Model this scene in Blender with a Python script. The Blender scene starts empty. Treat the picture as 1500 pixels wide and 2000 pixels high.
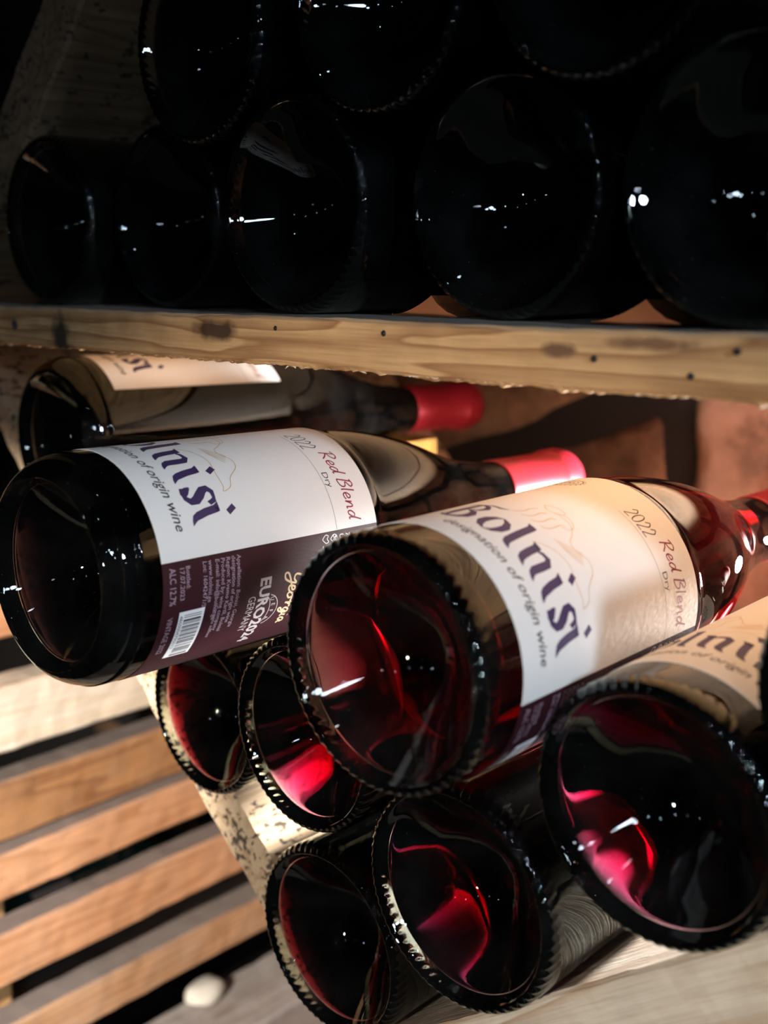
import bpy, bmesh, math, random
from mathutils import Vector, Matrix, noise
random.seed(7)
sc = bpy.context.scene
COL = sc.collection
ZO = 0.62                                   # height of the camera above the cellar floor
# ------------------------------------------------------------------ camera
RM = ((0.729465, 0.1413, -0.669264), (0.684017, -0.15137, 0.713588), (-0.000477, -0.978326, -0.207071))
cam_d = bpy.data.cameras.new('camera')
cam = bpy.data.objects.new('camera', cam_d)
COL.objects.link(cam)
M = Matrix.Identity(4)
for i in range(3):
    M[i][0] = RM[i][0]; M[i][1] = -RM[i][1]; M[i][2] = -RM[i][2]
M[2][3] = ZO
cam.matrix_world = M
cam_d.sensor_fit = 'VERTICAL'
cam_d.sensor_height = 36.0
cam_d.lens = 2200 / 2000 * 36.0
cam_d.clip_start = 0.01
cam_d.dof.use_dof = True
cam_d.dof.focus_distance = 0.395
cam_d.dof.aperture_fstop = 8.0
sc.camera = cam
# ------------------------------------------------------------------ world, lights, exposure
w = bpy.data.worlds.new('cellar_dark'); sc.world = w; w.use_nodes = True
w.node_tree.nodes['Background'].inputs[0].default_value = (0.55, 0.65, 0.8, 1)
w.node_tree.nodes['Background'].inputs[1].default_value = 0.004
sc.view_settings.view_transform = 'Standard'
sc.view_settings.look = 'None'
sc.view_settings.gamma = 1.0
sc.view_settings.exposure = 0.0
sc.view_settings.use_curve_mapping = False
sc.cycles.use_denoising = True
sc.cycles.sample_clamp_indirect = 6.0
sc.cycles.blur_glossy = 0.3
sc.cycles.max_bounces = 24
sc.cycles.transmission_bounces = 20
sc.cycles.glossy_bounces = 10
sc.cycles.diffuse_bounces = 4
sc.cycles.caustics_refractive = True
sc.cycles.caustics_reflective = True


def spot(name, loc, target, power, color, size, blend, radius):
    d = bpy.data.lights.new(name, 'SPOT')
    d.energy = power; d.color = color; d.spot_size = math.radians(size); d.spot_blend = blend
    d.shadow_soft_size = radius
    o = bpy.data.objects.new(name, d); COL.objects.link(o)
    l = Vector(loc) + Vector((0, 0, ZO)); t = Vector(target) + Vector((0, 0, ZO))
    o.location = l
    o.rotation_euler = (t - l).to_track_quat('-Z', 'Y').to_euler()
    return o


def point(name, loc, power, color, radius):
    d = bpy.data.lights.new(name, 'POINT')
    d.energy = power; d.color = color; d.shadow_soft_size = radius
    o = bpy.data.objects.new(name, d); COL.objects.link(o)
    o.location = Vector(loc) + Vector((0, 0, ZO))
    return o


spot('key_spot', (0.74, -0.02, 0.27), (-0.42, 0.30, -0.60), 29, (0.66, 0.83, 1.0), 58, 0.5, 0.045)
spot('front_spot', (-0.13, -0.55, -0.03), (-0.235, 0.28, -0.315), 19, (1.0, 0.90, 0.78), 46, 0.35, 0.012)
spot('left_spot', (-0.30, -0.25, -0.10), (-0.60, 0.29, -0.32), 46, (1.0, 0.92, 0.84), 44, 0.35, 0.010)  # added fill that lifts the side slats; no lamp stands there
spot('rear_torch', (-0.165, 0.600, -0.140), (-0.27, 0.20, -0.19), 38, (1.0, 0.96, 0.92), 125, 0.4, 0.012)
LED = (0.66, 0.82, 1.0)
for i, (p, e, r) in enumerate([((0.42, -0.38, 0.26), 2.6, 0.034), ((0.37, -0.41, 0.30), 0.8, 0.018), ((0.48, -0.34, 0.29), 0.8, 0.018),
                               ((0.55, -0.30, 0.22), 0.2, 0.010), ((0.25, -0.55, 0.24), 0.15, 0.009), ((0.05, -0.70, 0.30), 0.15, 0.010),
                               ((-0.20, -0.80, 0.22), 0.12, 0.010), ((0.62, -0.18, 0.38), 0.2, 0.011), ((0.10, -0.45, 0.75), 0.3, 0.014),
                               ((-0.15, 0.05, 0.95), 0.3, 0.016), ((0.80, 0.02, 0.16), 0.2, 0.012), ((-0.75, -0.55, 0.02), 0.2, 0.012),
                               ((-0.50, -0.70, 0.10), 0.1, 0.009)]):
    point('cellar_led', p, e, LED, r)


# ------------------------------------------------------------------ helpers
def N(nt, typ, **kw):
    n = nt.nodes.new(typ)
    for k, v in kw.items():
        if k.startswith('i_'):
            n.inputs[k[2:].replace('_', ' ')].default_value = v
        else:
            setattr(n, k, v)
    return n


def new_mat(name):
    m = bpy.data.materials.new(name); m.use_nodes = True
    nt = m.node_tree
    for n in list(nt.nodes):
        nt.nodes.remove(n)
    out = nt.nodes.new('ShaderNodeOutputMaterial')
    return m, nt, out


def simple(name, col, rough=0.5, metal=0.0, spec=0.5):
    m, nt, out = new_mat(name)
    b = N(nt, 'ShaderNodeBsdfPrincipled')
    b.inputs['Base Color'].default_value = (*col, 1); b.inputs['Roughness'].default_value = rough
    b.inputs['Metallic'].default_value = metal; b.inputs['Specular IOR Level'].default_value = spec
    nt.links.new(b.outputs[0], out.inputs[0])
    return m


def ramp(nt, stops):
    r = nt.nodes.new('ShaderNodeValToRGB')
    e = r.color_ramp.elements
    while len(e) < len(stops):
        e.new(0.5)
    for k, (p, c) in enumerate(stops):
        e[k].position = p; e[k].color = (*c, 1) if len(c) == 3 else c
    return r


def wood(name, light, dark, dirt, axis=0, rings=70.0, dirt_amt=0.35, fleck=0.0, knots=(), seed=0.0, dust=0.0):
    """Sawn timber: growth-ring bands along one object axis, fibre streaks, dirt, dark flecks, knots at object points."""
    m, nt, out = new_mat(name); L = nt.links.new
    tc = N(nt, 'ShaderNodeTexCoord')
    mp = N(nt, 'ShaderNodeMapping'); s = [1, 1, 1]; s[axis] = 0.07
    mp.inputs['Scale'].default_value = s; mp.inputs['Location'].default_value = (seed, seed * .7, seed * 1.3)
    L(tc.outputs['Object'], mp.inputs[0])
    wv = N(nt, 'ShaderNodeTexNoise'); wv.inputs['Scale'].default_value = rings; wv.inputs['Detail'].default_value = 2
    wv.inputs['Roughness'].default_value = .35
    L(mp.outputs[0], wv.inputs['Vector'])
    mul = N(nt, 'ShaderNodeMath', operation='MULTIPLY'); mul.inputs[1].default_value = 9.0
    L(wv.outputs['Fac'], mul.inputs[0])
    fr = N(nt, 'ShaderNodeMath', operation='FRACT'); L(mul.outputs[0], fr.inputs[0])
    r1 = ramp(nt, [(0.0, light), (0.55, tuple(l * .75 + d * .25 for l, d in zip(light, dark))), (0.9, dark), (1.0, light)])
    L(fr.outputs[0], r1.inputs[0])
    mp2 = N(nt, 'ShaderNodeMapping'); s2 = [900, 900, 900]; s2[axis] = 28
    mp2.inputs['Scale'].default_value = s2; L(tc.outputs['Object'], mp2.inputs[0])
    fb = N(nt, 'ShaderNodeTexNoise'); fb.inputs['Scale'].default_value = 1; fb.inputs['Detail'].default_value = 3
    L(mp2.outputs[0], fb.inputs['Vector'])
    mx = N(nt, 'ShaderNodeMixRGB', blend_type='MULTIPLY'); mx.inputs[0].default_value = .45
    rf = ramp(nt, [(0.3, (.62, .58, .54)), (0.62, (1, 1, 1))]); L(fb.outputs['Fac'], rf.inputs[0])
    L(r1.outputs[0], mx.inputs[1]); L(rf.outputs[0], mx.inputs[2])
    dn = N(nt, 'ShaderNodeTexNoise'); dn.inputs['Scale'].default_value = 38; dn.inputs['Detail'].default_value = 6
    dn.inputs['Roughness'].default_value = .65
    mp3 = N(nt, 'ShaderNodeMapping'); mp3.inputs['Location'].default_value = (seed * 2, 3 + seed, 1)
    L(tc.outputs['Object'], mp3.inputs[0]); L(mp3.outputs[0], dn.inputs['Vector'])
    rd = ramp(nt, [(0.42, (0, 0, 0)), (0.72, (1, 1, 1))]); L(dn.outputs['Fac'], rd.inputs[0])
    md = N(nt, 'ShaderNodeMath', operation='MULTIPLY'); md.inputs[1].default_value = dirt_amt; L(rd.outputs[0], md.inputs[0])
    mx2 = N(nt, 'ShaderNodeMixRGB'); L(md.outputs[0], mx2.inputs[0]); L(mx.outputs[0], mx2.inputs[1])
    mx2.inputs[2].default_value = (*dirt, 1)
    last = mx2.outputs[0]
    if fleck:
        mp4 = N(nt, 'ShaderNodeMapping'); s4 = [330, 330, 330]; s4[axis] = 150
        mp4.inputs['Scale'].default_value = s4; L(tc.outputs['Object'], mp4.inputs[0])
        fn = N(nt, 'ShaderNodeTexNoise'); fn.inputs['Scale'].default_value = 1; fn.inputs['Detail'].default_value = 3
        L(mp4.outputs[0], fn.inputs['Vector'])
        big = N(nt, 'ShaderNodeTexNoise'); big.inputs['Scale'].default_value = 55
        L(tc.outputs['Object'], big.inputs['Vector'])
        ad = N(nt, 'ShaderNodeMath', operation='MULTIPLY_ADD'); ad.inputs[1].default_value = .55
        L(big.outputs['Fac'], ad.inputs[0]); L(fn.outputs['Fac'], ad.inputs[2])
        rk = ramp(nt, [(0.885 - fleck * .06, (0, 0, 0)), (0.93 - fleck * .06, (1, 1, 1))]); L(ad.outputs[0], rk.inputs[0])
        mxf = N(nt, 'ShaderNodeMixRGB'); mxf.inputs[2].default_value = (.035, .03, .028, 1)
        fm = N(nt, 'ShaderNodeMath', operation='MULTIPLY'); fm.inputs[1].default_value = .9; L(rk.outputs[0], fm.inputs[0])
        L(fm.outputs[0], mxf.inputs[0]); L(last, mxf.inputs[1]); last = mxf.outputs[0]
    for (kx, ky, kz, ra, rb, colk) in knots:
        mk = N(nt, 'ShaderNodeMapping', vector_type='POINT')
        sk = [1 / rb] * 3; sk[axis] = 1 / ra
        mk.inputs['Scale'].default_value = sk
        mk.inputs['Location'].default_value = (-kx * sk[0], -ky * sk[1], -kz * sk[2])
        L(tc.outputs['Object'], mk.inputs[0])
        nz = N(nt, 'ShaderNodeTexNoise'); nz.inputs['Scale'].default_value = 140; L(tc.outputs['Object'], nz.inputs['Vector'])
        ln = N(nt, 'ShaderNodeVectorMath', operation='LENGTH'); L(mk.outputs[0], ln.inputs[0])
        a2 = N(nt, 'ShaderNodeMath', operation='ADD'); L(ln.outputs['Value'], a2.inputs[0]); L(nz.outputs['Fac'], a2.inputs[1])
        rk = ramp(nt, [(0.62, (1, 1, 1)), (0.98, (0, 0, 0))])
        hv = N(nt, 'ShaderNodeMath', operation='MULTIPLY'); hv.inputs[1].default_value = .6; L(a2.outputs[0], hv.inputs[0])
        L(hv.outputs[0], rk.inputs[0])
        mk2 = N(nt, 'ShaderNodeMixRGB'); L(rk.outputs[0], mk2.inputs[0]); L(last, mk2.inputs[1]); mk2.inputs[2].default_value = (*colk, 1)
        last = mk2.outputs[0]
    if dust:
        ge = N(nt, 'ShaderNodeNewGeometry'); sx = N(nt, 'ShaderNodeSeparateXYZ'); L(ge.outputs['Normal'], sx.inputs[0])
        gt_ = N(nt, 'ShaderNodeMapRange'); gt_.inputs['From Min'].default_value = .62; gt_.inputs['From Max'].default_value = .9
        L(sx.outputs['Z'], gt_.inputs[0])
        dm = N(nt, 'ShaderNodeMath', operation='MULTIPLY'); dm.inputs[1].default_value = dust; L(gt_.outputs[0], dm.inputs[0])
        md3 = N(nt, 'ShaderNodeMixRGB'); L(dm.outputs[0], md3.inputs[0]); L(last, md3.inputs[1]); md3.inputs[2].default_value = (.17, .16, .155, 1)
        last = md3.outputs[0]
    b = N(nt, 'ShaderNodeBsdfPrincipled'); b.inputs['Roughness'].default_value = .82
    b.inputs['Specular IOR Level'].default_value = .25
    L(last, b.inputs['Base Color'])
    bp = N(nt, 'ShaderNodeBump'); bp.inputs['Strength'].default_value = .5; bp.inputs['Distance'].default_value = .0012
    sm = N(nt, 'ShaderNodeMath', operation='ADD'); L(fb.outputs['Fac'], sm.inputs[0]); L(dn.outputs['Fac'], sm.inputs[1])
    L(sm.outputs[0], bp.inputs['Height']); L(bp.outputs[0], b.inputs['Normal'])
    L(b.outputs[0], out.inputs[0])
    return m


def link(name, me, mat=None, parent=None, loc=None):
    o = bpy.data.objects.new(name, me); COL.objects.link(o)
    if mat is not None and not me.materials:
        me.materials.append(mat)
    if parent is not None:
        o.parent = parent
    if loc is not None:
        o.location = loc
    return o


def empty(name, loc=(0, 0, 0)):
    o = bpy.data.objects.new(name, None); COL.objects.link(o); o.empty_display_size = .02
    o.location = loc
    return o


def tag(o, label=None, cat=None, group=None, kind=None):
    if label: o['label'] = label
    if cat: o['category'] = cat
    if group: o['group'] = group
    if kind: o['kind'] = kind
    return o


def mesh(name, vs, fs, smooth=False):
    me = bpy.data.meshes.new(name); me.from_pydata(vs, [], fs); me.update()
    if smooth:
        me.polygons.foreach_set('use_smooth', [True] * len(me.polygons))
    return me


def board_mesh(name, lo, hi, axis=0, nseg=40, bev=.0015, rough=.0006, freq=90, rag=None):
    """A sawn board between two corners: rounded arrises, slightly uneven faces; rag roughens one lower edge."""
    oth = [a for a in range(3) if a != axis]
    c = [(lo[a] + hi[a]) / 2 for a in oth]; h = [(hi[a] - lo[a]) / 2 for a in oth]
    prof = []
    nf = 5
    def edge(p, q):
        return [(p[0] + (q[0] - p[0]) * k / nf, p[1] + (q[1] - p[1]) * k / nf) for k in range(nf + 1)]
    a, b = h[0] - bev, h[1] - bev
    prof += edge((-a, -h[1]), (a, -h[1])) + edge((h[0], -b), (h[0], b)) + edge((a, h[1]), (-a, h[1])) + edge((-h[0], b), (-h[0], -b))
    vs, fs = [], []
    n = len(prof)
    for i in range(nseg + 1):
        t = lo[axis] + (hi[axis] - lo[axis]) * i / nseg
        for (p, q) in prof:
            v = [0, 0, 0]; v[axis] = t; v[oth[0]] = c[0] + p; v[oth[1]] = c[1] + q
            d = noise.noise_vector(Vector(v) * freq) * rough + noise.noise_vector(Vector(v) * freq * .17) * rough * 1.5
            if rag and rag(p, q, h):
                d += Vector((0, 0, -abs(noise.noise(Vector((t * 900, 3, 1)))) * .0012 - max(0, noise.noise(Vector((t * 400, 7, 1)))) * .0012))
            vs.append(tuple(Vector(v) + d))
    for i in range(nseg):
        for k in range(n):
            k2 = (k + 1) % n
            fs.append((i * n + k, i * n + k2, (i + 1) * n + k2, (i + 1) * n + k))
    fs.append(tuple(range(n - 1, -1, -1))); fs.append(tuple(nseg * n + k for k in range(n)))
    me = mesh(name, vs, fs)
    bm = bmesh.new(); bm.from_mesh(me); bmesh.ops.recalc_face_normals(bm, faces=bm.faces); bm.to_mesh(me); bm.free()
    return me


def rot_board(name, mat, parent, length, width, thick, origin, along, across, axis_long=1, nseg=60, **kw):
    """A board whose top face starts at `origin`, runs `across` (sideways, downhill) and `along` (depth); thickness below."""
    me = board_mesh(name, (0, 0, -thick), (length, width, 0), axis=axis_long, nseg=nseg, **kw)
    o = link(name, me, mat, parent)
    x = Vector(across).normalized(); y = Vector(along).normalized(); z = x.cross(y)
    o.matrix_local = Matrix(((x.x, y.x, z.x, origin[0]), (x.y, y.y, z.y, origin[1]), (x.z, y.z, z.z, origin[2]), (0, 0, 0, 1)))
    return o


# ------------------------------------------------------------------ materials
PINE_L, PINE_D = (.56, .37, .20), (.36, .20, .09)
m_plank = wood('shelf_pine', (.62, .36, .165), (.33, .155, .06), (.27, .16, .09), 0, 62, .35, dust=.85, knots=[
    (-.3318, .263, -.0205, .014, .0042, (.07, .035, .018)), (-.4379, .2625, -.0265, .0075, .0115, (.05, .036, .024)),
    (-.1804, .263, -.0208, .0055, .0025, (.16, .08, .04)), (-.150, .263, -.0180, .016, .0022, (.20, .10, .05)),
    (-.476, .263, -.0225, .0035, .003, (.05, .05, .06))])
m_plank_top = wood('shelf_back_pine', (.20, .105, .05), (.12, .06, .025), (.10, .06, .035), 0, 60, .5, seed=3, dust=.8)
m_bark = wood('pale_flecked_pine', (.66, .50, .34), (.50, .35, .21), (.36, .26, .17), 1, 45, .35, fleck=.55, seed=5)
m_right = wood('pale_sapwood', (.60, .51, .40), (.42, .29, .19), (.30, .26, .21), 0, 40, .3, seed=2, dust=.45)
m_upper = wood('shade_toned_pine', (.26, .18, .11), (.17, .11, .06), (.10, .07, .05), 1, 45, .5, fleck=.1, seed=9)  # darker than the lower boards; the upper board's shade put into colour
m_slat_bright = wood('brightened_slat_wood', (.86, .74, .60), (.80, .65, .48), (.62, .50, .38), 1, 30, .15, seed=1)  # paler than the other slats; strong light painted into its colour
m_slat_or = wood('orange_slat_wood', (.70, .35, .18), (.52, .23, .10), (.54, .34, .21), 1, 40, .3, seed=4, dust=.85)
m_slat_br = wood('brown_slat_wood', (.46, .22, .09), (.28, .12, .05), (.32, .20, .12), 1, 40, .4, seed=6, dust=.85)
m_slat_rd = wood('reddish_slat_wood', (.60, .33, .17), (.40, .19, .09), (.48, .34, .24), 1, 40, .4, seed=8, dust=.85)
m_grey = wood('grey_weathered_wood', (.34, .30, .27), (.24, .19, .16), (.40, .37, .35), 1, 45, .6, seed=11)
m_post = wood('orange_post_wood', (.62, .36, .15), (.45, .24, .09), (.40, .26, .14), 2, 40, .3, seed=12)
m_wedge = simple('terracotta_wood', (.30, .095, .032), .8)
m_nail = simple('rusty_nail_iron', (.02, .019, .022), .55, .6)
m_splinter = simple('pale_splinter_wood', (.80, .66, .48), .8)

# the wine rack --------------------------------------------------------------
rack = empty('wine_rack', (0, 0, ZO))
tag(rack, 'rough pine wine rack with a level shelf, sloping bin boards and side slats', 'wine rack')

pl = link('shelf_plank', board_mesh('shelf_plank', (-.575, .263, -.0315), (.16, .352, -.0148), 0, 420, .0012, .0005, 80,
          rag=lambda p, q, h: q < -h[1] + .0004 and p < -h[0] + .004), m_plank, rack)
tag(pl, 'knotty pine front plank of the shelf with nail marks')
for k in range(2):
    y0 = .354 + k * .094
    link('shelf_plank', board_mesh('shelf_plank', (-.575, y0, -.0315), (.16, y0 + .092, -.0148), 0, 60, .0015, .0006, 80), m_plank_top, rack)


def nail(parent, p, nrm, r=.0011):
    vs, fs = [], []
    n = 10
    for j, (rr, hh) in enumerate([(r, -.004), (r, .0001), (r * .8, .0004), (0.0001, .0005)]):
        for k in range(n):
            a = 2 * math.pi * k / n
            vs.append((rr * math.cos(a), rr * math.sin(a), hh))
    for j in range(3):
        for k in range(n):
            fs.append((j * n + k, j * n + (k + 1) % n, (j + 1) * n + (k + 1) % n, (j + 1) * n + k))
    me = mesh('nail', vs, fs, True)
    o = link('nail', me, m_nail, parent, p)
    o.rotation_euler = Vector(nrm).to_track_quat('Z', 'Y').to_euler()
    return o


for p in [(-.2978, .2628, -.0185), (-.2466, .2628, -.0185), (-.1686, .2628, -.0226), (-.1396, .2628, -.0256), (-.1276, .2628, -.0188)]:
    nail(pl, p, (0, -1, .05), .0010)
vs, fs = [], []
for k in range(60):                           # splinters hanging from the sawn lower arris
    x = random.uniform(-.40, -.10); l = random.uniform(.0002, .0010) * (1 if random.random() < .85 else 2.2); ww = random.uniform(.0003, .0014)
    dx = random.uniform(-.0025, .0025); b = len(vs)
    vs += [(x - ww, .2632, -.0312), (x + ww, .2632, -.0312), (x, .2642, -.0312), (x + dx, .2634 + random.uniform(-.0005, .001), -.0312 - l * .6)]
    fs += [(b, b + 1, b + 3), (b + 1, b + 2, b + 3), (b + 2, b, b + 3), (b, b + 2, b + 1)]
tag(link('splinters', mesh('splinters', vs, fs), m_splinter, pl), 'pale splinters on the lower edge', kind='stuff')

# sloping boards: top faces touch the bottles that lie on them
c_l, n_l = .4196, Vector((-.686, 0, -.728))   # left board: plane n.p = c, n points down into the board
dl = Vector((.728, 0, -.686)).normalized()    # downhill
top0 = Vector((-.572, .293, 0)); top0.z = (c_l - n_l.x * top0.x) / n_l.z
rot_board('sloping_board', m_bark, rack, .408, .29, .021, top0, (0, 1, 0), dl, 0, 130, rough=.0011, bev=.0025)['label'] = 'left sloping board with dark bark flecks'
dr = Vector((.799, 0, .602)).normalized()
c_r, n_r = .0712, Vector((.602, 0, -.799))
o0 = Vector((-.268, .2685, 0)); o0.z = (c_r - n_r.x * o0.x) / n_r.z
rot_board('sloping_board', m_right, rack, .46, .31, .05, o0, (0, 1, 0), dr, 0, 90, rough=.0007)['label'] = 'right sloping board with pale end grain'
# upper left board leaning over the shelf
du = Vector((.695, 0, .719)).normalized()
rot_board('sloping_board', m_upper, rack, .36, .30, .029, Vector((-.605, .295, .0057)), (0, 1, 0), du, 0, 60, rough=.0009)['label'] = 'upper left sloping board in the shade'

# side slats run front to back
XS = -.60
for (z0, z1, th, m, lab, xo) in [(-.212, -.176, .020, m_slat_or, None, 0), (-.2805, -.240, .020, m_slat_bright, 'brightly lit slat', .006),
                                 (-.341, -.303, .026, m_slat_br, 'brown slat', -.004), (-.373, -.3435, .016, m_slat_or, None, .006),
                                 (-.432, -.3965, .018, m_slat_or, None, .004), (-.4895, -.4605, .020, m_slat_rd, 'reddish slat', .004)]:
    s = link('side_slat', board_mesh('side_slat', (XS - th, .16, z0), (XS + xo, .66, z1), 1, 60, .002, .0007, 70), m, rack)
    if lab: s['label'] = lab
link('corner_post', board_mesh('corner_post', (XS - .062, .275, -.62), (XS - .024, .311, .40), 2, 60, .002, .0008), m_post, rack)
link('corner_post', board_mesh('corner_post', (XS - .062, .60, -.62), (XS - .024, .636, .40), 2, 40, .002, .0008), m_post, rack)
link('corner_post', board_mesh('corner_post', (.172, .60, -.62), (.21, .636, .40), 2, 40, .002, .0008), m_post, rack)
for k, (x0, x1, m) in enumerate([(-.622, -.560, m_grey), (-.556, -.50, m_slat_rd), (-.496, -.43, m_grey), (-.426, -.36, m_slat_or), (-.356, -.28, m_grey)]):
    link('base_board', board_mesh('base_board', (x0, .16, -.552 - .002 * (k % 2)), (x1, .66, -.532 - .002 * (k % 2)), 1, 40, .003, .0009, 60), m, rack)
link('base_beam', board_mesh('base_beam', (-.66, .20, -.62), (.21, .24, -.555), 0, 40, .003, .0008), m_grey, rack)
link('base_beam', board_mesh('base_beam', (-.66, .58, -.62), (.21, .62, -.555), 0, 40, .003, .0008), m_grey, rack)

# ------------------------------------------------------------------ bottles
def glass_material():
    m, nt, out = new_mat('clear_bottle_glass'); L = nt.links.new
    g = N(nt, 'ShaderNodeBsdfGlass'); g.inputs['IOR'].default_value = 1.5; g.inputs['Roughness'].default_value = 0.0
    g.inputs['Color'].default_value = (.90, .965, .935, 1)
    d = N(nt, 'ShaderNodeBsdfDiffuse'); d.inputs['Color'].default_value = (.75, .76, .78, 1)
    tc = N(nt, 'ShaderNodeTexCoord')
    n1 = N(nt, 'ShaderNodeTexNoise'); n1.inputs['Scale'].default_value = 45; n1.inputs['Detail'].default_value = 4
    n2 = N(nt, 'ShaderNodeTexNoise'); n2.inputs['Scale'].default_value = 1400; n2.inputs['Detail'].default_value = 1
    L(tc.outputs['Object'], n1.inputs['Vector']); L(tc.outputs['Object'], n2.inputs['Vector'])
    r1 = ramp(nt, [(.40, (.0006, .0006, .0006)), (.80, (.006, .006, .006))]); L(n1.outputs['Fac'], r1.inputs[0])
    r2 = ramp(nt, [(.76, (0, 0, 0)), (.82, (.05, .05, .05))]); L(n2.outputs['Fac'], r2.inputs[0])
    ad = N(nt, 'ShaderNodeMath', operation='ADD'); L(r1.outputs[0], ad.inputs[0]); L(r2.outputs[0], ad.inputs[1])
    mul = N(nt, 'ShaderNodeMath', operation='MINIMUM'); L(ad.outputs[0], mul.inputs[0]); mul.inputs[1].default_value = .12
    mx = N(nt, 'ShaderNodeMixShader'); L(mul.outputs[0], mx.inputs[0]); L(g.outputs[0], mx.inputs[1]); L(d.outputs[0], mx.inputs[2])
    L(mx.outputs[0], out.inputs[0])
    return m


def wine_material(name, col, dens):
    m, nt, out = new_mat(name); L = nt.links.new
    g = N(nt, 'ShaderNodeBsdfRefraction'); g.inputs['IOR'].default_value = .893; g.inputs['Roughness'].default_value = 0
    g.inputs['Color'].default_value = (1, 1, 1, 1)
    v = N(nt, 'ShaderNodeVolumeAbsorption'); v.inputs['Color'].default_value = (*col, 1); v.inputs['Density'].default_value = dens
    L(g.outputs[0], out.inputs['Surface']); L(v.outputs[0], out.inputs['Volume'])
    return m


m_glass = glass_material()
m_wine = wine_material('red_wine', (.86, .02, .45), 480)
m_wine_dim = wine_material('dim_red_wine', (.75, .0, .15), 900)  # denser copy of the same wine; dimness of two bin bases put into colour
m_wine_lit = wine_material('lit_red_wine', (.86, .02, .30), 215)  # thinner copy of the same wine; the centre bottle's glow put into colour
m_wine_unlit = wine_material('unlit_red_wine', (.2, .0, .05), 700)  # near-black copy of the same wine; lack of light behind put into colour
m_caps = simple('red_foil', (.32, .014, .028), .34, .35)
R0 = 38.5
SHOULDER = [(115, 38.4), (120, 37.9), (130, 37.0), (140, 35.9), (150, 34.3), (160, 32.2), (170, 29.6), (180, 26.3), (190, 22.7), (200, 19.4),
            (210, 17.1), (220, 15.4), (235, 14.2), (255, 13.9), (280, 13.8)]
OUT_TAIL = [(12, 38.5), (40, 38.5), (80, 38.5)] + SHOULDER + [(282, 14.9), (292, 14.9), (295.5, 13.6), (296, 10), (295, 4), (295, 0)]
OUT_P = [(27, 0), (26.5, 5), (24.4, 11), (20, 17.5), (14.4, 23), (8.8, 28), (4.2, 32), (1.5, 34.0), (.25, 35.1), (.3, 36.0), (1.1, 37.0), (2.5, 37.8), (4.4, 38.25), (7, 38.45)] + OUT_TAIL
OUT_ROUND = [(27, 0), (26.6, 4), (25, 9), (21, 15), (15.5, 20.3), (9.5, 25), (4.2, 28.6), (1.3, 30.3), (.15, 31.4), (.3, 32.6), (1.2, 34.0), (2.8, 35.4), (5.0, 36.7),
             (7.6, 37.7), (10.0, 38.25)] + OUT_TAIL
IN_TAIL = [(18, 35.9), (40, 35.9), (80, 35.9)] + [(t, r - 2.6 - max(0, (t - 170) / 65) * 2.2) for t, r in SHOULDER[:13]] + [(246, 9.3), (251, 7), (252, 0)]
IN_P = [(31, 0), (30.5, 5.5), (28, 12), (23.2, 18.6), (17.4, 24.2), (11.8, 29.2), (8, 32.4), (6.4, 33.8), (6.5, 34.8), (8.2, 35.6), (11, 35.9)] + IN_TAIL
IN_ROUND = [(31.5, 0), (31, 5), (28.8, 10.5), (24.5, 16.8), (18, 22.5), (12.5, 27), (9, 30.0), (7.8, 31.8), (8.2, 33.4), (9.8, 34.8), (12.4, 35.6)] + IN_TAIL


def smooth_profile(P, sub=3, flat=((12, 115),)):
    out = []
    for i in range(len(P) - 1):
        p0, p1, p2, p3 = P[max(i - 1, 0)], P[i], P[i + 1], P[min(i + 2, len(P) - 1)]
        out.append(p1)
        if p2[0] - p1[0] > 20 or i == len(P) - 2 or i == 0:
            continue
        for k in range(1, sub):
            t = k / sub
            q = []
            for a in (0, 1):
                q.append(.5 * (2 * p1[a] + (p2[a] - p0[a]) * t + (2 * p0[a] - 5 * p1[a] + 4 * p2[a] - p3[a]) * t * t + (3 * p1[a] - p0[a] - 3 * p2[a] + p3[a]) * t ** 3))
            out.append(tuple(q))
    out.append(P[-1])
    return out


def lathe(name, P, seg, bump=None):
    vs, fs = [], []
    rings = []
    for j, (t, r) in enumerate(P):
        if r < 1e-6:
            rings.append([len(vs)]); vs.append((0, t / 1000, 0)); continue
        ring = []
        for k in range(seg):
            a = 2 * math.pi * k / seg
            tt, rr = t, r
            if bump:
                dt, d = bump(j, t, r, a); tt += dt; rr += d
            ring.append(len(vs)); vs.append((rr / 1000 * math.sin(a), tt / 1000, rr / 1000 * math.cos(a)))
        rings.append(ring)
    for j in range(len(rings) - 1):
        A, B = rings[j], rings[j + 1]
        for k in range(seg):
            k2 = (k + 1) % seg
            if len(A) == 1: fs.append((A[0], B[k], B[k2]))
            elif len(B) == 1: fs.append((A[k], B[0], A[k2]))
            else: fs.append((A[k], B[k], B[k2], A[k2]))
    me = mesh(name, vs, fs, True)
    bm = bmesh.new(); bm.from_mesh(me); bmesh.ops.recalc_face_normals(bm, faces=bm.faces); bm.to_mesh(me); bm.free()
    me.polygons.foreach_set('use_smooth', [True] * len(me.polygons))
    return me


KN = 66


def knurl(j, t, r, a):
    if r < 35.2 or t > 7.5:
        return 0, 0
    wgt = min(1, (r - 35.2) / .7) * min(1, (7.5 - t) / 2.5)
    k = max(0, math.cos(KN * (a + .012 * t)))** 1.5 * .42 * wgt
    return -k * .65, k * .55


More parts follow.
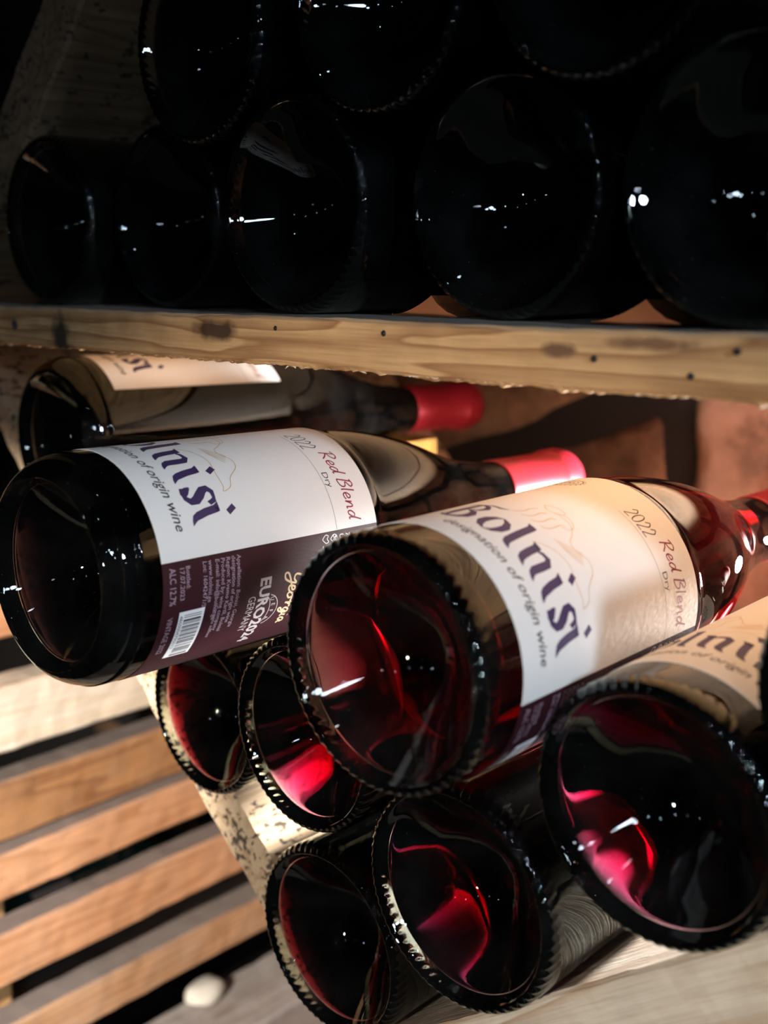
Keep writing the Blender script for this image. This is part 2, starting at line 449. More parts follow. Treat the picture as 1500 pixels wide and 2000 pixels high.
GLASS_ME = lathe('glass', smooth_profile(OUT_P), KN * 7, knurl); GLASS_ME.materials.append(m_glass)
ROUND_ME = lathe('glass', smooth_profile(OUT_ROUND), 160); ROUND_ME.materials.append(m_glass)
WINE_ME = lathe('wine', smooth_profile(IN_P), 96); WINE_ME.materials.append(m_wine)
DEEP_ME = WINE_ME.copy(); DEEP_ME.materials.clear(); DEEP_ME.materials.append(m_wine_dim)
LIGHT_ME = WINE_ME.copy(); LIGHT_ME.materials.clear(); LIGHT_ME.materials.append(m_wine_lit)
DARK_ME = WINE_ME.copy(); DARK_ME.materials.clear(); DARK_ME.materials.append(m_wine_unlit)
ROUND_WINE_ME = lathe('wine', smooth_profile(IN_ROUND), 96); ROUND_WINE_ME.materials.append(m_wine_unlit)
CAPS_ME = lathe('capsule', [(236, 13.9), (235.6, 14.5), (237, 14.75), (256, 14.55), (279, 14.5), (280.5, 15.4), (283, 15.75), (291, 15.75), (295.6, 14.6), (297.2, 12.6), (297.4, 6), (297.4, 0)], 64)
CAPS_ME.materials.append(m_caps)

# ---- label artwork, in millimetres round (s) and along (a) the bottle
def wrap(s, a, dr):
    th = s / R0
    return ((R0 + dr) / 1000 * math.sin(th), a / 1000, (R0 + dr) / 1000 * math.cos(th))


def paper_material(name, col, rough=.65, weave=900.0):
    m, nt, out = new_mat(name); L = nt.links.new
    tc = N(nt, 'ShaderNodeTexCoord')
    mp = N(nt, 'ShaderNodeMapping'); mp.inputs['Scale'].default_value = (weave, weave * .35, weave); L(tc.outputs['Object'], mp.inputs[0])
    n = N(nt, 'ShaderNodeTexNoise'); n.inputs['Scale'].default_value = 1.0; n.inputs['Detail'].default_value = 3; L(mp.outputs[0], n.inputs['Vector'])
    b = N(nt, 'ShaderNodeBsdfPrincipled'); b.inputs['Base Color'].default_value = (*col, 1); b.inputs['Roughness'].default_value = rough
    b.inputs['Specular IOR Level'].default_value = .3
    bp = N(nt, 'ShaderNodeBump'); bp.inputs['Strength'].default_value = .25; bp.inputs['Distance'].default_value = .0003
    L(n.outputs['Fac'], bp.inputs['Height']); L(bp.outputs[0], b.inputs['Normal'])
    tr = N(nt, 'ShaderNodeBsdfTranslucent'); tr.inputs['Color'].default_value = (*col, 1)
    mx = N(nt, 'ShaderNodeMixShader'); mx.inputs[0].default_value = .10; L(b.outputs[0], mx.inputs[1]); L(tr.outputs[0], mx.inputs[2]); L(mx.outputs[0], out.inputs[0])
    return m


m_paper = paper_material('cream_label_paper', (.82, .80, .77))
m_maroon = paper_material('maroon_label_print', (.036, .0065, .0115), .5, 1400)
m_purple = simple('purple_ink', (.035, .018, .085), .6)
m_black = simple('black_ink', (.03, .028, .03), .6)
m_redink = simple('red_ink', (.22, .012, .035), .6)
m_gold = simple('gold_ink', (.62, .40, .17), .45, .4)
m_palegold = simple('pale_gold_ink', (.72, .58, .38), .45, .3)
m_silver = simple('silver_ink', (.62, .60, .64), .4, .3)
m_dimsil = simple('dim_mauve_ink', (.34, .24, .30), .5)
m_white = simple('white_ink', (.82, .82, .84), .5)


class Art:
    def __init__(self): self.v, self.f = [], []
    def rib(self, pts, closed=False):
        """variable-width ribbon through (x, y, w)"""
        n = len(pts); b = len(self.v)
        for i, (x, y, ww) in enumerate(pts):
            p = pts[max(i - 1, 0)]; q = pts[min(i + 1, n - 1)]
            if closed: p = pts[(i - 1) % n]; q = pts[(i + 1) % n]
            dx, dy = q[0] - p[0], q[1] - p[1]; l = math.hypot(dx, dy) or 1
            self.v += [(x - dy / l * ww / 2, y + dx / l * ww / 2), (x + dy / l * ww / 2, y - dx / l * ww / 2)]
        for i in range(n if closed else n - 1):
            j = (i + 1) % n
            self.f.append((b + 2 * i, b + 2 * i + 1, b + 2 * j + 1, b + 2 * j))
        return self
    def line(self, pts, w=.25, ox=0, oy=0, sx=1, sy=None, shear=0, smooth=True):
        sy = sx if sy is None else sy
        P = [(x * sx + shear * y * sy + ox, y * sy + oy) for x, y in pts]
        if smooth and len(P) > 2:
            Q = []
            for i in range(len(P) - 1):
                p0, p1, p2, p3 = P[max(i - 1, 0)], P[i], P[i + 1], P[min(i + 2, len(P) - 1)]
                for k in range(5):
                    t = k / 5
                    Q.append(tuple(.5 * (2 * p1[a] + (p2[a] - p0[a]) * t + (2 * p0[a] - 5 * p1[a] + 4 * p2[a] - p3[a]) * t * t + (3 * p1[a] - p0[a] - 3 * p2[a] + p3[a]) * t ** 3) for a in (0, 1)))
            Q.append(P[-1]); P = Q
        return self.rib([(x, y, w) for x, y in P])
    def poly(self, pts, ox=0, oy=0):
        b = len(self.v); self.v += [(x + ox, y + oy) for x, y in pts]; self.f.append(tuple(range(b, b + len(pts)))); return self
    def rect(self, x0, y0, x1, y1): return self.poly([(x0, y0), (x1, y0), (x1, y1), (x0, y1)])
    def text(self, body, x, y, size, shear=0.0, bold=0.0, sx=1.0, align='LEFT', fit=None):
        cu = bpy.data.curves.new('t', 'FONT'); cu.body = body; cu.size = size; cu.shear = shear; cu.resolution_u = 2; cu.offset = bold; cu.align_x = align
        o = bpy.data.objects.new('t', cu); COL.objects.link(o)
        dg = bpy.context.evaluated_depsgraph_get()
        me = bpy.data.meshes.new_from_object(o.evaluated_get(dg))
        if fit: sx = fit / max(p.co.x for p in me.vertices)
        b = len(self.v); self.v += [(p.co.x * sx + x, p.co.y + y) for p in me.vertices]
        self.f += [tuple(b + i for i in p.vertices) for p in me.polygons]
        bpy.data.objects.remove(o); bpy.data.meshes.remove(me); bpy.data.curves.remove(cu)
        return self
    def build(self, name, mat, dr):
        me = mesh(name, [(s, a, 0) for s, a in self.v], self.f)
        bm = bmesh.new(); bm.from_mesh(me)
        bmesh.ops.triangulate(bm, faces=[f for f in bm.faces if len(f.verts) > 4])
        lo = min(v[0] for v in self.v); hi = max(v[0] for v in self.v); k = lo + 1.3
        while k < hi:
            bmesh.ops.bisect_plane(bm, geom=bm.verts[:] + bm.edges[:] + bm.faces[:], plane_co=(k, 0, 0), plane_no=(1, 0, 0))
            k += 1.3
        for v in bm.verts: v.co = wrap(v.co.x, v.co.y, dr)
        bm.normal_update()
        for f in bm.faces:
            c = f.calc_center_median()
            if f.normal.dot(Vector((c.x, 0, c.z))) < 0: f.normal_flip()
        bm.to_mesh(me); bm.free()
        me.materials.append(mat)
        return me


def sheet(name, s0, s1, a0, a1, dr, mat, th=.12):
    n = max(8, int((s1 - s0) / 1.4)); vs, fs = [], []
    for i in range(n + 1):
        s = s0 + (s1 - s0) * i / n
        vs += [wrap(s, a0, dr), wrap(s, a1, dr), wrap(s, a0, dr - th), wrap(s, a1, dr - th)]
    for i in range(n):
        b = i * 4; c = b + 4
        fs += [(b, c, c + 1, b + 1), (b + 2, b + 3, c + 3, c + 2), (b, b + 2, c + 2, c), (b + 1, c + 1, c + 3, b + 3)]
    fs += [(0, 1, 3, 2), (n * 4, n * 4 + 2, n * 4 + 3, n * 4 + 1)]
    me = mesh(name, vs, fs)
    me.materials.append(mat)
    return me


A1, A2 = 17.6, 115.0
S0, SM, S1 = -17.5, 66.7, 121.0
ME = {}
ME['front_label'] = sheet('front_label', S0, SM, A1, A2, .17, m_paper)
ME['back_label'] = sheet('back_label', SM + .02, S1, A1, A2, .17, m_maroon)
D = .195
# blackletter word "Bolnisi": baseline 32.6, x-height 12
t = Art(); BL = 32.6


def stem(x, y0, y1, ww=2.7, lean=-1.6):
    """broad-nib stem with hooked foot and slanted head"""
    h = y1 - y0
    t.rib([(x + 3.2, y0 + .1, .15), (x + 2.0, y0 + .75, 1.3), (x + .75, y0 + 1.7, 2.3), (x + .1, y0 + 3.2, ww), (x + lean * .5, y0 + h * .55, ww), (x + lean * .85, y1 - 1.6, ww), (x + lean, y1 - .2, ww * .92)])
    t.poly([(x + lean - 2.2, y1 + .3), (x + lean - 1.1, y1 - 1.6), (x + lean + 1.3, y1 - 1.2), (x + lean + 1.2, y1 + .2)])


def dot(x, y):
    t.poly([(x - 1.7, y + 1.3), (x + .2, y - 1.9), (x + 2.0, y - .9), (x + .1, y + 2.3)])


# B
t.rib([(-5.2, BL + 2.6, .3), (-3.6, BL + .9, 1.6), (-1.0, BL + .3, 1.7), (1.6, BL + .9, 2.1), (3.2, BL + 3, 2.9), (3.3, BL + 6, 2.9), (1.8, BL + 9, 2.0), (-1.2, BL + 10.2, .5)])
t.rib([(-1.2, BL + 10.2, .5), (1.7, BL + 11.6, 1.6), (2.6, BL + 14.2, 2.2), (1.3, BL + 17, 1.7), (-1.5, BL + 18.4, 1.4), (-4.2, BL + 17.6, 1.0), (-5.3, BL + 15.6, .3)])
t.rib([(-2.6, BL + 1, 1.6), (-3.0, BL + 6, 2.5), (-2.7, BL + 12, 2.5), (-2.0, BL + 17.6, 1.6), (.8, BL + 19.4, 1.0), (4.5, BL + 18.9, 1.2), (6.8, BL + 20.2, .2)])
# o
t.rib([(10.9, BL + 12.2, .3), (9.3, BL + 10.4, 1.7), (8.4, BL + 7.6, 2.7), (8.4, BL + 4.4, 2.8), (9.8, BL + 1.7, 2.0), (12.0, BL + .2, .4)])
t.rib([(12.0, BL + .2, .4), (13.9, BL + 1.7, 1.7), (14.9, BL + 4.5, 2.7), (14.9, BL + 7.8, 2.8), (13.4, BL + 10.6, 2.1), (10.9, BL + 12.2, .6)])
stem(19.4, BL, BL + 18.0)                                                    # l
stem(26.0, BL, BL + 12.0, lean=-1.0)                                         # n
t.rib([(25.6, BL + 9.4, .4), (27.6, BL + 11.2, 1.5), (29.7, BL + 11.7, 2.0), (31.2, BL + 10.2, 2.7), (31.4, BL + 6.5, 2.8), (31.5, BL + 3.2, 2.7), (32.1, BL + 1.7, 2.2), (33.3, BL + .7, 1.3), (34.5, BL + .1, .15)])
stem(38.1, BL, BL + 12.0); dot(37.3, BL + 16.6)                              # i
# s
t.rib([(49.6, BL + 11.3, .3), (48.2, BL + 11.9, 1.3), (46.0, BL + 12.0, 2.0), (44.6, BL + 10.6, 2.5), (45.0, BL + 8.7, 3.0), (46.8, BL + 6.7, 3.4), (48.4, BL + 4.6, 3.2), (48.7, BL + 2.4, 2.5), (47.3, BL + .9, 2.0), (45.4, BL + .6, 1.6), (43.6, BL + 2.4, .9), (43.3, BL + 4.2, .2)])
t.poly([(43.4, BL + .2), (45.6, BL - .4), (47.6, BL + .4), (46.0, BL + 2.6), (43.6, BL + 4.4)])
t.poly([(47.2, BL + 12.6), (49.8, BL + 12.2), (50.8, BL + 9.6), (49.4, BL + 8.6), (48.6, BL + 10.6)])
stem(53.6, BL, BL + 12.0); dot(53.0, BL + 16.6)                              # i
ME['title_lettering'] = t.build('title_lettering', m_purple, D)
t = Art()
t.text('designation of origin wine', 2.2, 25.6, 5.3, .28, .05, 1.0)
wid = max(v[0] for v in t.v) - 2.2
t.v = [(2.2 + (x - 2.2) * 55.6 / wid, y) for x, y in t.v]
ME['tagline'] = t.build('tagline', m_black, D)
t = Art()
t.text('Dry', 44.6, 95.6, 3.9, 0, 0.0, 1.05)
ME['sweetness_lettering'] = t.build('sweetness_lettering', m_black, D)
t = Art()
# thin 2022
def two(x, y, w=3.6, h=7.0): t.line([(x + .2, y + h * .72), (x + .9, y + h * .95), (x + w * .5, y + h), (x + w * .92, y + h * .82), (x + w * .85, y + h * .58), (x, y)], .42, shear=0); t.line([(x, y), (x + w, y + .05)], .42)
def zero(x, y, w=3.6, h=7.0): t.line([(x + w / 2 + w / 2 * math.sin(k * math.pi / 8), y + h / 2 + h / 2 * math.cos(k * math.pi / 8)) for k in range(17)], .42, smooth=False)
two(21.4, 96.2, 2.3); zero(24.3, 96.2, 2.4); two(27.4, 96.2, 2.3); two(30.3, 96.2, 2.3)
ME['vintage_lettering'] = t.build('vintage_lettering', m_black, D)
t = Art()
t.line([(20.4 + k, 94.25) for k in range(0, 47)], .14, smooth=False)
ME['printed_rule'] = t.build('printed_rule', m_black, D)
# handwritten "Red Blend"
t = Art(); W = .55
def hw(pts, x, y, s=1.0): t.line(pts, W, x, y, s, s, .18)
def h_e(x, y): hw([(0, 1.5), (1.9, 1.9), (1.8, 3.1), (.9, 3.3), (.1, 2.0), (.5, .5), (1.7, .3), (2.6, 1.0)], x, y)
def h_d(x, y): hw([(2.0, 2.9), (1.0, 3.1), (.1, 1.6), (.5, .2), (1.5, .5), (2.3, 2.6), (2.9, 6.0)], x, y); hw([(2.9, 6.0), (2.4, 2.4), (2.6, .3), (3.3, .5)], x, y)
def h_l(x, y): hw([(.2, 6.3), (.1, 2), (.3, .1)], x, y)
def h_n(x, y): hw([(.2, 3.2), (.2, .1)], x, y); hw([(.2, .2), (.9, 2.6), (1.8, 3.1), (2.2, 2.0), (2.3, .2), (3.0, .4)], x, y)
Y0 = 101.2
hw([(.8, 6.0), (.5, 3), (.3, 0)], 35.2, Y0); hw([(-.6, 5.6), (1.5, 6.6), (3.2, 5.6), (2.4, 3.9), (.6, 3.0), (2.0, 1.8), (3.6, .0)], 35.2, Y0)
h_e(39.6, Y0); h_d(42.6, Y0)
hw([(.8, 6.2), (.5, 3), (.3, 0)], 48.0, Y0); hw([(.0, 5.9), (1.9, 6.6), (2.9, 5.3), (1.2, 3.6), (3.0, 2.7), (3.0, .9), (1.2, 0), (.2, .2)], 48.0, Y0)
h_l(52.2, Y0); h_e(53.6, Y0); h_n(56.8, Y0); h_d(60.4, Y0)
ME['blend_lettering'] = t.build('blend_lettering', m_redink, D)
# gold line drawing beside the word
t = Art()
for k in range(4):
    x = 7.6 + k * 3.6
    t.line([(x - .6, 53 + k * .4), (x + .8, 54.8), (x + 1.6, 57.2), (x + 1.4, 60.5 + k * .5), (x + 2.4, 63)], .35)
for k in range(5):
    t.line([(24.0 + k * 1.1, 53.4 + k * .2), (28.0 + k * 1.2, 57.2 - k * .2), (31.4 + k * .8, 60.4 - k * .6)], .22)
t.line([(22.5, 44.5), (27, 49.5), (33, 51.6), (39, 50.6), (44.5, 50.4), (46.6, 49.6), (45.2, 53.2), (41.5, 55.4), (37.5, 60.4), (33.6, 61.2), (29.6, 58.6), (26.5, 59.2), (24.4, 62.6), (21, 66), (16, 66.6)], .22)
t.line([(14, 66), (17.5, 68.5), (21.5, 67), (22.6, 63.6), (20.6, 61.6)], .22)
t.line([(9, 68), (12.5, 70.4), (16, 69.6), (15.4, 66.6), (11.6, 65.6), (9, 68)], .22)
ME['gold_drawing'] = t.build('gold_drawing', m_gold, D)
# small round crest near the top edge
t = Art()
for rr, ww in ((4.6, .3), (3.0, .25)):
    t.line([(-4 + rr * math.sin(k * math.pi / 14), 101.4 + rr * math.cos(k * math.pi / 14)) for k in range(29)], ww, smooth=False)
for k in range(18):
    a = k * math.pi / 9
    t.line([(-4 + 4.9 * math.sin(a), 101.4 + 4.9 * math.cos(a)), (-4 + 5.6 * math.sin(a + .12), 101.4 + 5.6 * math.cos(a + .12))], .35)
t.line([(-5.6, 100.4), (-4.6, 102.6), (-3.6, 100.6), (-2.6, 102.2), (-2.2, 100.8)], .4)
ME['crest'] = t.build('crest', m_purple, D)
# ---- maroon side
t = Art()
t.text('EURO2024', 77.8, 58.0, 6.6, 0, .22, fit=29.2)
t.text('GERMANY', 84.0, 53.5, 4.7, 0, .0, fit=15.2)
cx, cy = 91.3, 62.8
t.line([(cx + 6.4 * math.cos(a), cy - .4 + 5.6 * math.sin(a)) for a in [math.radians(168 - 13 * k) for k in range(13)]], .32, smooth=False)
t.line([(cx + 6.0 * math.cos(a), cy - 1.6 + 3.2 * math.sin(a)) for a in [math.radians(168 - 13 * k) for k in range(13)]], .28, smooth=False)
for k, ch in enumerate('UEFA'):
    t.text(ch, cx - 5.3 + 2.75 * k, cy + (1.0, 2.1, 2.1, 1.0)[k], 2.5, 0, .02, .9)
ME['tournament_lettering'] = t.build('tournament_lettering', m_silver, D)
# script word "Georgia" in gold
t = Art(); W = .75
def gs(pts, x, y): t.line(pts, W, x, y, 1.15, 1.15, .25)
gx, gy = 78.2, 71.2
gs([(3.6, 5.4), (2.2, 6.4), (.4, 4.8), (.3, 2.6), (1.8, 2.0), (3.0, 3.0), (3.0, .6), (2.2, -1.6), (.6, -1.9), (.3, -.6), (2.4, .6), (4.0, 1.2)], gx, gy)
gs([(4.0, 1.2), (5.4, 1.9), (5.2, 2.8), (4.3, 2.6), (4.2, .7), (5.3, .3), (6.4, 1.2)], gx, gy)
gs([(8.0, 2.5), (6.8, 2.4), (6.4, 1.0), (7.3, .3), (8.3, 1.2), (8.0, 2.5), (9.4, 2.2)], gx, gy)
gs([(9.4, 2.2), (9.9, 2.8), (10.0, 1.4), (10.1, .2)], gx, gy); gs([(10.1, 1.2), (10.8, 2.6), (11.6, 2.3)], gx, gy)
gs([(13.6, 2.5), (12.4, 2.5), (12.0, 1.0), (12.9, .4), (13.7, 2.3), (13.6, -.8), (12.6, -1.8), (12.2, -.9), (14.4, .8)], gx, gy)
gs([(14.8, 2.5), (14.8, .6), (15.5, .4)], gx, gy); gs([(14.9, 3.7), (15.0, 3.9)], gx, gy)
gs([(17.6, 2.5), (16.4, 2.4), (16.0, 1.0), (16.8, .3), (17.7, 2.2), (17.8, .5), (18.6, .5)], gx, gy)
ME['script_lettering'] = t.build('script_lettering', m_palegold, D)
t = Art(); t.text('6', 68.1, 101.6, 6.4, .25, .0)
ME['corner_lettering'] = t.build('corner_lettering', m_palegold, D)
# small print blocks
t = Art()
rows = ['Appellation: Bolnisi, Georgia', 'designation of origin wine', 'Region: Kvemo Kartli, Bolnisi', 'Produced by: wine company', 'E-mail: info@bolnisi.ge', 'www.bolnisi.ge', 'Lot: 16042471/5']
for k, row in enumerate(rows):
    t.text(row, 68.2, 47.4 - k * 2.25 - (.6 if k > 4 else 0), 2.35, .12, .02, .98)
t.text('Bottled:', 68.6, 26.6, 2.35, 0, .02); t.text('17.07.2023', 68.6, 24.2, 2.5, 0, .02)
t.text('ALC 12.7%', 68.6, 20.2, 3.4, 0, .03, fit=12); t.text('VINTAGE 2022', 84.8, 20.2, 3.0, 0, .02, fit=15)
t.text('Contains sulfites', 84.0, 39.0, 2.0, .1, .02)
ME['small_print'] = t.build('small_print', m_dimsil, D)
t = Art()
for k, row in enumerate(['750 ml', 'Usakhelauri', 'Saperavi']):
    t.text(row, 68.0, 98.4 - 3.2 * k, 2.9, .1, .0)
def heart(x, y): t.line([(x + 1.4, y), (x, y + 1.6), (x + .4, y + 3), (x + 1.4, y + 2.3), (x + 2.4, y + 3), (x + 2.8, y + 1.6), (x + 1.4, y)], .28)
heart(68.0, 90.6); t.text('5', 71.4, 90.6, 3.8); heart(67.8, 86.6); t.text('3', 71.2, 86.6, 3.8)
ME['info_lettering'] = t.build('info_lettering', m_silver, D)
t = Art(); t.rect(83.6, 24.6, 103.6, 34.8)
ME['barcode'] = t.build('barcode', m_white, D)
t = Art(); x = 85.0; rr = random.Random(4)
while x < 102.8:
    ww = rr.choice((.25, .25, .5, .75)); t.rect(x, 26.8, x + ww, 33.8); x += ww + rr.choice((.25, .3, .5, .7))
t.text('4860004790012', 85.0, 25.0, 1.9, 0, 0, 1.1)
ME['barcode_bars'] = t.build('barcode_bars', m_black, D + .02)


def bottle(pos, d, label, roll=None, scale=1.0, wrap_back=True, group=None, cat='bottle', dark=False, light=False, deep=False, rounded=False):
    """roll: millimetres round the glass by which the label sits turned; None = label turned out of sight, not built"""
    root = empty('wine_bottle')
    d = Vector(d).normalized(); up = Vector((0, 0, 1)); up = (up - d * up.dot(d)).normalized(); e = d.cross(up)
    p = Vector(pos)
    root.matrix_world = Matrix(((e.x, d.x, up.x, p.x), (e.y, d.y, up.y, p.y), (e.z, d.z, up.z, p.z + ZO), (0, 0, 0, 1))) @ Matrix.Scale(scale, 4)
    tag(root, label, cat, group)
    link('glass', ROUND_ME if rounded else GLASS_ME, None, root)
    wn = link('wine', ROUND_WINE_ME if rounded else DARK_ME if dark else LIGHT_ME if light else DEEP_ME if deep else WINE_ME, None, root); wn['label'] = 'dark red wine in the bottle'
    cp = link('capsule', CAPS_ME, None, root); cp['label'] = 'red foil capsule'
    if roll is not None:
        fl = link('front_label', ME['front_label'], None, root); fl.rotation_euler = (0, roll / R0, 0)
        fl['label'] = 'cream paper label'
        for k in ('title_lettering', 'tagline', 'sweetness_lettering', 'vintage_lettering', 'printed_rule', 'blend_lettering', 'gold_drawing', 'crest'):
            link(k, ME[k], None, fl)
        if wrap_back:
            bl = link('back_label', ME['back_label'], None, root); bl.rotation_euler = (0, roll / R0, 0)
            bl['label'] = 'maroon side label'
            for k in ('tournament_lettering', 'script_lettering', 'corner_lettering', 'small_print', 'info_lettering', 'barcode', 'barcode_bars'):
                link(k, ME[k], None, bl)
    return root


BIN = 'wine bottles lying in the bin below the shelf'
bottle((-.3160, .1787, -.0938), (-.0179, .9994, -.0282), 'wine bottle poking furthest out at left, maroon side label with barcode showing', -13.4, rounded=True, group=BIN)
bottle((-.2072, .2169, -.1082), (-.0063, 1, .0001), 'wine bottle at centre, cream label half in shade, red shoulder glowing', 0, light=True, group=BIN)
bottle((-.4748, .2762, -.0763), (.0451, .9987, -.0231), 'wine bottle tucked right under the shelf plank, label partly covered', -32.8, wrap_back=False, rounded=True, group=BIN)
bottle((-.1392, .2511, -.1430), (.0373, .9986, .0365), 'wine bottle right of the centre one, its dark base below a peach-lit label', -31.9, wrap_back=False, group=BIN)
bottle((-.3652, .2748, -.1838), (.0187, .9998, .0071), 'slim red bottle base against the flecked left sloping board', None, .916, deep=True, group=BIN)
bottle((-.2893, .2617, -.1669), (.0232, .9997, .0006), 'red bottle base between the slim one and the centre bottle, bright crescent at its rim', None, .97, group=BIN)
bottle((-.2860, .2711, -.2542), (.0181, .9998, -.0005), 'lowest red bottle base, in the corner of the bin', None, deep=True, group=BIN)
bottle((-.2081, .2534, -.1962), (.0173, .9998, -.0009), 'red bottle base directly below the centre bottle, on the right sloping board', None, group=BIN)
bottle((-.0745, .2500, -.0955), (.03, .9995, .01), 'dark bottle cut off by the right edge of the picture, below the shelf', None, dark=True, group=BIN)
UP = 'dark wine bottles on top of the shelf plank'
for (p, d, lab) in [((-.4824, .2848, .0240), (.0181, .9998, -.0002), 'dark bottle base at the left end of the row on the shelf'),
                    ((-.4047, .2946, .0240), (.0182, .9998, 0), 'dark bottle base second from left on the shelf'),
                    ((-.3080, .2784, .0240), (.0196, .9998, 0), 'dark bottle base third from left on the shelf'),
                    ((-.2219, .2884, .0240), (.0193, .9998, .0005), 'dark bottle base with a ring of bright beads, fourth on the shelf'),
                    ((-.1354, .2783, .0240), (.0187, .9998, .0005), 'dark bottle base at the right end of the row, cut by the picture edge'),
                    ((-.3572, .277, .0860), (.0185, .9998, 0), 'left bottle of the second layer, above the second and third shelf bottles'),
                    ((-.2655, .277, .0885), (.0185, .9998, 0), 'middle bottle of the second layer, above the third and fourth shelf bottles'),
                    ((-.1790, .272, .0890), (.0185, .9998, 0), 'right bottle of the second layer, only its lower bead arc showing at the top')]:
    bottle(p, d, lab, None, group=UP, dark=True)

def wedge(x, y, label, ww=.030, h=.0068, dep=.045):
    n = 8; prof = [(-ww * .5 + ww * .62 * k / n, .0005 + h * (k / n) ** 1.8) for k in range(n + 1)]
    prof += [(ww * .2, h * .7), (ww * .35, h * .28), (ww * .5, 0.0006), (ww * .5, 0), (-ww * .5, 0)]
    m = len(prof)
    vs = [(p, 0, q) for p, q in prof] + [(p * .9, dep, q * .9) for p, q in prof]
    fs = [tuple(range(m)), tuple(range(2 * m - 1, m - 1, -1))] + [(k, m + k, m + (k + 1) % m, (k + 1) % m) for k in range(m)]
    me = mesh('wooden_wedge', vs, fs)
    bm = bmesh.new(); bm.from_mesh(me); bmesh.ops.recalc_face_normals(bm, faces=bm.faces); bm.to_mesh(me); bm.free()
    tag(link('wooden_wedge', me, m_wedge, None, (x, y, ZO - .0147)), label, 'wedge', 'wedges between the shelf bottles')


wedge(-.2625, .300, 'small terracotta wedge left of the fourth shelf bottle')
wedge(-.1775, .298, 'small terracotta wedge between the two right shelf bottles')

# ------------------------------------------------------------------ things lower down
def lump(name, r, loc, mat, label, cat, sc3=(1, .8, .6), seed=0):
    bm = bmesh.new(); bmesh.ops.create_icosphere(bm, subdivisions=3, radius=r)
    for v in bm.verts:
        v.co *= 1 + .22 * noise.noise(v.co * (1.6 / r) + Vector((seed, 0, 0)))
        v.co = Vector((v.co.x * sc3[0], v.co.y * sc3[1], v.co.z * sc3[2]))
    zmin = min(v.co.z for v in bm.verts)
    for v in bm.verts: v.co.z -= zmin
    me = bpy.data.meshes.new(name); bm.to_mesh(me); bm.free()
    me.polygons.foreach_set('use_smooth', [True] * len(me.polygons))
    o = link(name, me, mat, None, loc); tag(o, label, cat)
    return o


blk = link('wooden_block', board_mesh('wooden_block', (-.455, .470, -.1745), (-.425, .500, -.0945), 2, 12, .002, .0006), wood('amber_block_wood', (.26, .14, .022), (.19, .09, .014), (.18, .10, .03), 2, 40, .2), None, (0, 0, ZO))
tag(blk, 'small amber wooden block under the neck of the bottle nearest the plank', 'block')
m_pebble = simple('pale_stone', (.62, .58, .50), .85)
lump('pebble', .0125, (-.612, .456, ZO - .532), m_pebble, 'pale pebble on the grey base board below the slats', 'stone', (1.1, 1.3, .5), 3)
m_teal, ntt, outt = new_mat('teal_glass')
gt = N(ntt, 'ShaderNodeBsdfPrincipled'); gt.inputs['Base Color'].default_value = (.02, .10, .11, 1); gt.inputs['Roughness'].default_value = .12
ntt.links.new(gt.outputs[0], outt.inputs[0])
tb = empty('glass_bottle', (-.725, .30, ZO - .480)); tag(tb, 'teal glass bottle behind the slats at the lower left', 'bottle')
tme = lathe('body', [(8, 0), (5, 18), (0, 30), (2, 34), (8, 36), (60, 36.5), (140, 36.5), (165, 33), (185, 22), (205, 14), (260, 13.5), (262, 15.5), (272, 15.5), (273, 10), (270, 0)], 48)
link('glass', tme, m_teal, tb)
tl = mesh('paper_label', [wrap(20 + k * 3, a, .15 - 2) for k in range(14) for a in (72, 104)], [(2 * k, 2 * k + 2, 2 * k + 3, 2 * k + 1) for k in range(13)])
tlo = link('paper_label', tl, m_paper, tb)
link('support_board', board_mesh('support_board', (-.80, .25, -.532), (-.665, .66, -.518), 1, 30), m_grey, rack)

# ------------------------------------------------------------------ the setting
m_mortar = simple('dark_mortar', (.014, .011, .009), .95)


def stone_material(name, c1, c2, seed):
    m, nt, out = new_mat(name); L = nt.links.new
    tc = N(nt, 'ShaderNodeTexCoord')
    n = N(nt, 'ShaderNodeTexNoise'); n.inputs['Scale'].default_value = 26; n.inputs['Detail'].default_value = 8; n.inputs['Roughness'].default_value = .68
    mp = N(nt, 'ShaderNodeMapping'); mp.inputs['Location'].default_value = (seed, seed, 0); L(tc.outputs['Object'], mp.inputs[0]); L(mp.outputs[0], n.inputs['Vector'])
    r = ramp(nt, [(.38, tuple(k * .6 for k in c2)), (.47, c2), (.60, c1)]); L(n.outputs['Fac'], r.inputs[0])
    b = N(nt, 'ShaderNodeBsdfPrincipled'); b.inputs['Roughness'].default_value = .9; L(r.outputs[0], b.inputs['Base Color'])
    bp = N(nt, 'ShaderNodeBump'); bp.inputs['Strength'].default_value = .6; bp.inputs['Distance'].default_value = .006
    L(n.outputs['Fac'], bp.inputs['Height']); L(bp.outputs[0], b.inputs['Normal']); L(b.outputs[0], out.inputs[0])
    return m


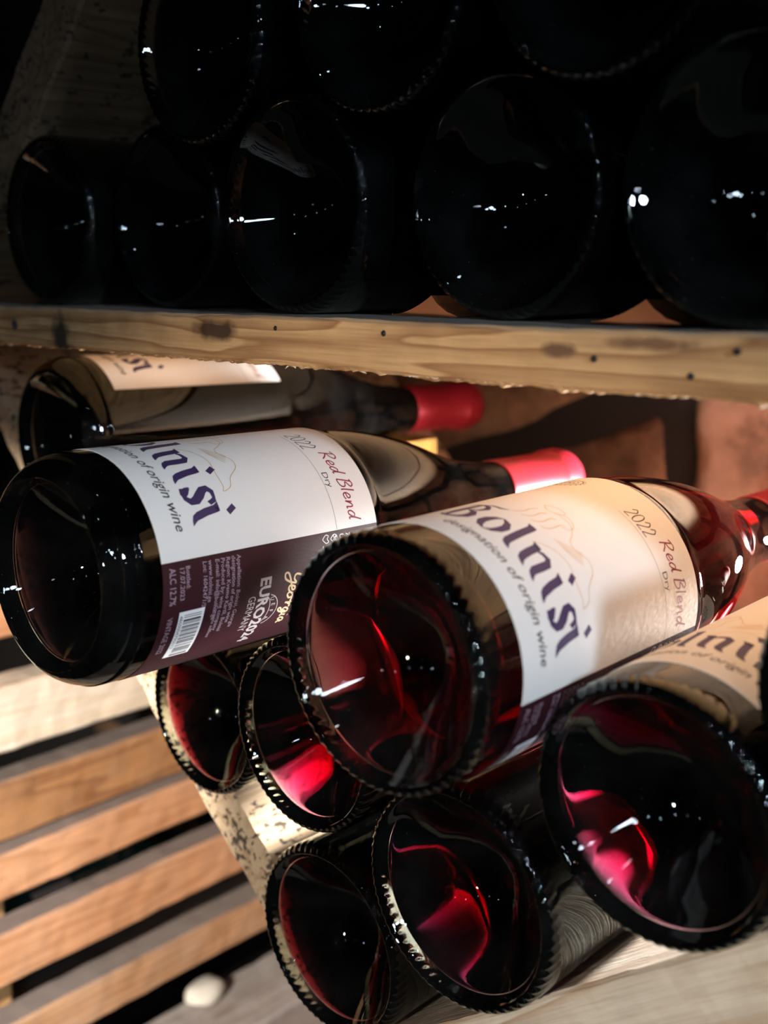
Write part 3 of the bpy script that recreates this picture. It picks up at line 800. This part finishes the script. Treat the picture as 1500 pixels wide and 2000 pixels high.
m_st = [stone_material('pink_stone', (.38, .22, .155), (.26, .145, .095), 1), stone_material('brown_stone', (.24, .135, .075), (.15, .08, .045), 2), stone_material('ochre_stone', (.26, .16, .09), (.17, .10, .055), 3)]
wall = link('wall_back', board_mesh('wall_back', (-1.6, .685, -.62), (1.3, .80, 1.2), 0, 20, .002, .002), m_mortar, None, (0, 0, ZO)); tag(wall, kind='structure')
floor = link('floor', board_mesh('floor', (-1.6, -1.6, -.70), (1.3, .80, -.6203), 0, 20, .002, .001), stone_material('floor_stone', (.045, .04, .036), (.025, .022, .02), 5), None, (0, 0, ZO)); tag(floor, kind='structure')
wl = link('wall_left', board_mesh('wall_left', (-1.75, -1.6, -.62), (-1.6, .80, 1.2), 1, 20, .002, .002), stone_material('left_stone', (.05, .04, .03), (.03, .025, .02), 6), None, (0, 0, ZO)); tag(wl, kind='structure')


def stone(x0, x1, zl0, zl1, zr0, zr1, mat, seed, nx=10, ny=8):
    bm = bmesh.new(); bmesh.ops.create_grid(bm, x_segments=nx, y_segments=ny, size=.5)
    for v in bm.verts:
        u, q = v.co.x + .5, v.co.y + .5
        z0 = zl0 + (zr0 - zl0) * u; z1 = zl1 + (zr1 - zl1) * u
        ed = min(min(u, 1 - u) * (x1 - x0), min(q, 1 - q) * (z1 - z0))
        y = .676 + (.020 if ed < .0005 else (.006 if ed < .012 else 0)) - .012 * noise.noise(Vector((u * 3, q * 3, seed)))
        jx = .007 * noise.noise(Vector((u * 5, q * 5, seed + 9))); jz = .007 * noise.noise(Vector((u * 5, q * 5, seed + 19)))
        v.co = Vector((x0 + (x1 - x0) * u + jx, y, z0 + (z1 - z0) * q + jz))
    bmesh.ops.recalc_face_normals(bm, faces=bm.faces)
    me = bpy.data.meshes.new('stone_block'); bm.to_mesh(me); bm.free()
    me.polygons.foreach_set('use_smooth', [True] * len(me.polygons))
    link('stone_block', me, mat, wall)


zs = [-.62, -.50, -.36, -.235, -.03, .10, .24]
rs = random.Random(3)
for j in range(len(zs) - 1):
    cuts = [-1.1, -.93, -.74, -.367, -.17, .02, .22] if j == 3 else [-1.1 + rs.uniform(-.05, .05)]
    while cuts[-1] < .25:
        cuts.append(cuts[-1] + rs.uniform(.15, .28))
    for i in range(len(cuts) - 1):
        mt = rs.choice(m_st); a, b = cuts[i] + .004, cuts[i + 1] - .004; z0, z1 = zs[j] + .004, zs[j + 1] - .004
        if j == 3 and i == 2:                  # a cracked stone: the joint climbs to the right
            stone(a, b, z0, -.215, z0, -.082, m_st[1], 71, 26, 14); stone(a, b, -.203, z1, -.070, z1, m_st[2], 72, 26, 12)
            continue
        if j == 3 and i > 2: mt = m_st[0]
        stone(a, b, z0, z1, z0, z1, mt, j * 10 + i, 24 if j == 3 else 10, 14 if j == 3 else 8)
